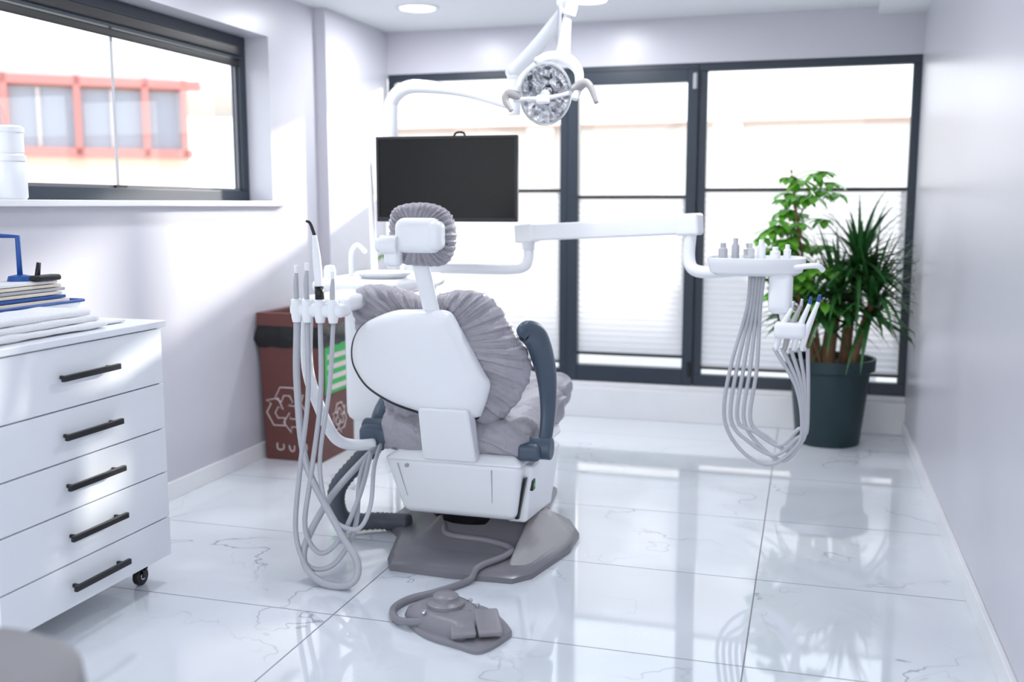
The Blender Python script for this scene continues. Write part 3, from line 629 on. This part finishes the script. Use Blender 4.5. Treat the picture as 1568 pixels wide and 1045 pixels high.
TL=catmull([(-.40,4.36,0),(-.2,4.33,0),(-.04,4.37,0),(-.01,4.48,0),(-.04,4.62,0),(-.2,4.66,0),(-.39,4.62,0),(-.42,4.48,0)],6,closed=True); tc=Vector((-.21,4.5,0))
tl=lambda s,z:[tc+(v-tc)*s+Vector((0,0,z)) for v in TL]
loft('tray_body',[tl(.8,1.15),tl(.93,1.165),tl(.97,1.19),tl(1,1.21),tl(1,1.225),tl(.95,1.227),tl(.93,1.212)],WHITE,tr)
for x,y,r_,h in((-.36,4.46,.020,.075),(-.31,4.5,.017,.095),(-.25,4.47,.024,.075),(-.20,4.5,.019,.09),(-.14,4.48,.022,.06),(-.09,4.5,.016,.07)):
    lathe('bottle',(x,y,1.212),[(r_,0),(r_,h*.65),(r_*.6,h*.75),(r_*.6,h),(.0001,h)],[CLEAR,WHITE,HOSE][int(r_*1000)%3],tr,seg=20)
sweep('tray_handle',[(-.06,4.37,1.19),(.03,4.36,1.2),(.06,4.38,1.18)],.012,WHITE,tr)
rbox('control_pod',(-.16,4.36,.99),(-.06,4.5,1.17),.03,WHITE,tr,sub=12)
rbox('holder_block',(-.13,4.33,.89),(.0,4.42,.96),.02,WHITE,tr,sub=12)
sweep('holder_stalk',[(-.10,4.42,1.06),(-.09,4.4,.98),(-.07,4.38,.93)],.022,WHITE,tr)
for i,x in enumerate((-.11,-.075,-.04,-.005)):
    sweep('handpiece',[(x-.01,4.36,.84),(x+.01,4.36,.93),(x+.05,4.355,1.02+.01*i)],[.010,.014,.008],[WHITE,GREYL,WHITE,WHITE][i],tr,seg=12)
    sweep('handpiece_tip',[(x+.05,4.355,1.02+.01*i),(x+.055,4.35,1.05+.01*i)],[.008,.006],BLUE if i>1 else CHROME,tr,seg=10)
for i in range(5):
    xe=-.12+.035*i; zb=.33+.022*((i*2)%5); xm=(-.33+.028*i)
    sweep('instrument_hose',[(-.24+.014*i,4.45,1.15),(-.25+.014*i,4.44,1.0),(xm+.02,4.42,.75),(xm,4.41,.52),(-.25+.028*i,4.40,zb+.05),(-.13+.02*i,4.39,zb),(-.03+.008*i,4.38,zb+.08),(.0+.005*i,4.37,.50),(-.03+.012*i,4.36,.68),(xe-.01,4.36,.85)],.0085,HOSE,tr,seg=10)

# ------------------------------------------------------------------ stool in the near left foreground
s=group('dentist_stool'); sx,sy=-1.24,1.10
lathe('seat_cushion',(sx,sy,.65),[(.15,0),(.21,.01),(.225,.04),(.22,.08),(.19,.10),(.0001,.105)],STOOL,s)
cyl('gas_lift',(sx,sy,.10),(sx,sy,.66),.025,CHROME,s)
for k in range(5):
    a=k*2*math.pi/5+.3; e=Vector((sx+.24*math.cos(a),sy+.24*math.sin(a),.07))
    sweep('leg',[(sx,sy,.12),(sx+.12*math.cos(a),sy+.12*math.sin(a),.10),e],[.022,.018,.013],CHROME,s,seg=10)
    cyl('wheel',(e.x-.012,e.y,.028),(e.x+.012,e.y,.028),.028,BLACK,s,seg=20)

# ------------------------------------------------------------------ light
wd=D.worlds.new('sky'); SC.world=wd; wd.use_nodes=True; N=wd.node_tree.nodes; L=wd.node_tree.links
bg=N['Background']; tcn=N.new('ShaderNodeTexCoord'); sep=N.new('ShaderNodeSeparateXYZ'); L.new(tcn.outputs['Generated'],sep.inputs[0])
rmp=N.new('ShaderNodeValToRGB'); rmp.color_ramp.elements[0].position=.0; rmp.color_ramp.elements[0].color=(.98,.99,1,1); rmp.color_ramp.elements[1].position=.6; rmp.color_ramp.elements[1].color=(.78,.88,1,1)
L.new(sep.outputs[2],rmp.inputs[0]); L.new(rmp.outputs[0],bg.inputs[0]); bg.inputs[1].default_value=2.45
sd=D.lights.new('sun','SUN'); sd.energy=6; sd.angle=math.radians(3); sd.color=(1,.95,.87)
so=D.objects.new('sun',sd); COL.objects.link(so); so.rotation_euler=Vector((.5,1,.30)).to_track_quat('Z','Y').to_euler()
for i,(x,y) in enumerate([(-2.37,5.96),(-1.31,6.02),(-2.3,3.9),(-.6,3.9)]):
    a=D.lights.new('downlight','AREA'); a.shape='DISK'; a.size=.2; a.energy=12; a.color=(.95,.97,1)
    o=D.objects.new('downlight_lamp',a); COL.objects.link(o); o.location=(x,y,ZC-.02)

# ------------------------------------------------------------------ camera
cd=D.cameras.new('camera'); co=D.objects.new('camera',cd); COL.objects.link(co); SC.camera=co
cd.sensor_width=36; cd.lens=36*1533.6/1568; co.location=(0,0,1.45)
co.rotation_euler=(math.pi/2-.1349,0,.2876)
cd.dof.use_dof=True; cd.dof.focus_distance=3.7; cd.dof.aperture_fstop=1.4
cd.clip_end=200
SC.view_settings.view_transform='Standard'; SC.view_settings.look='None'; SC.view_settings.exposure=0.06
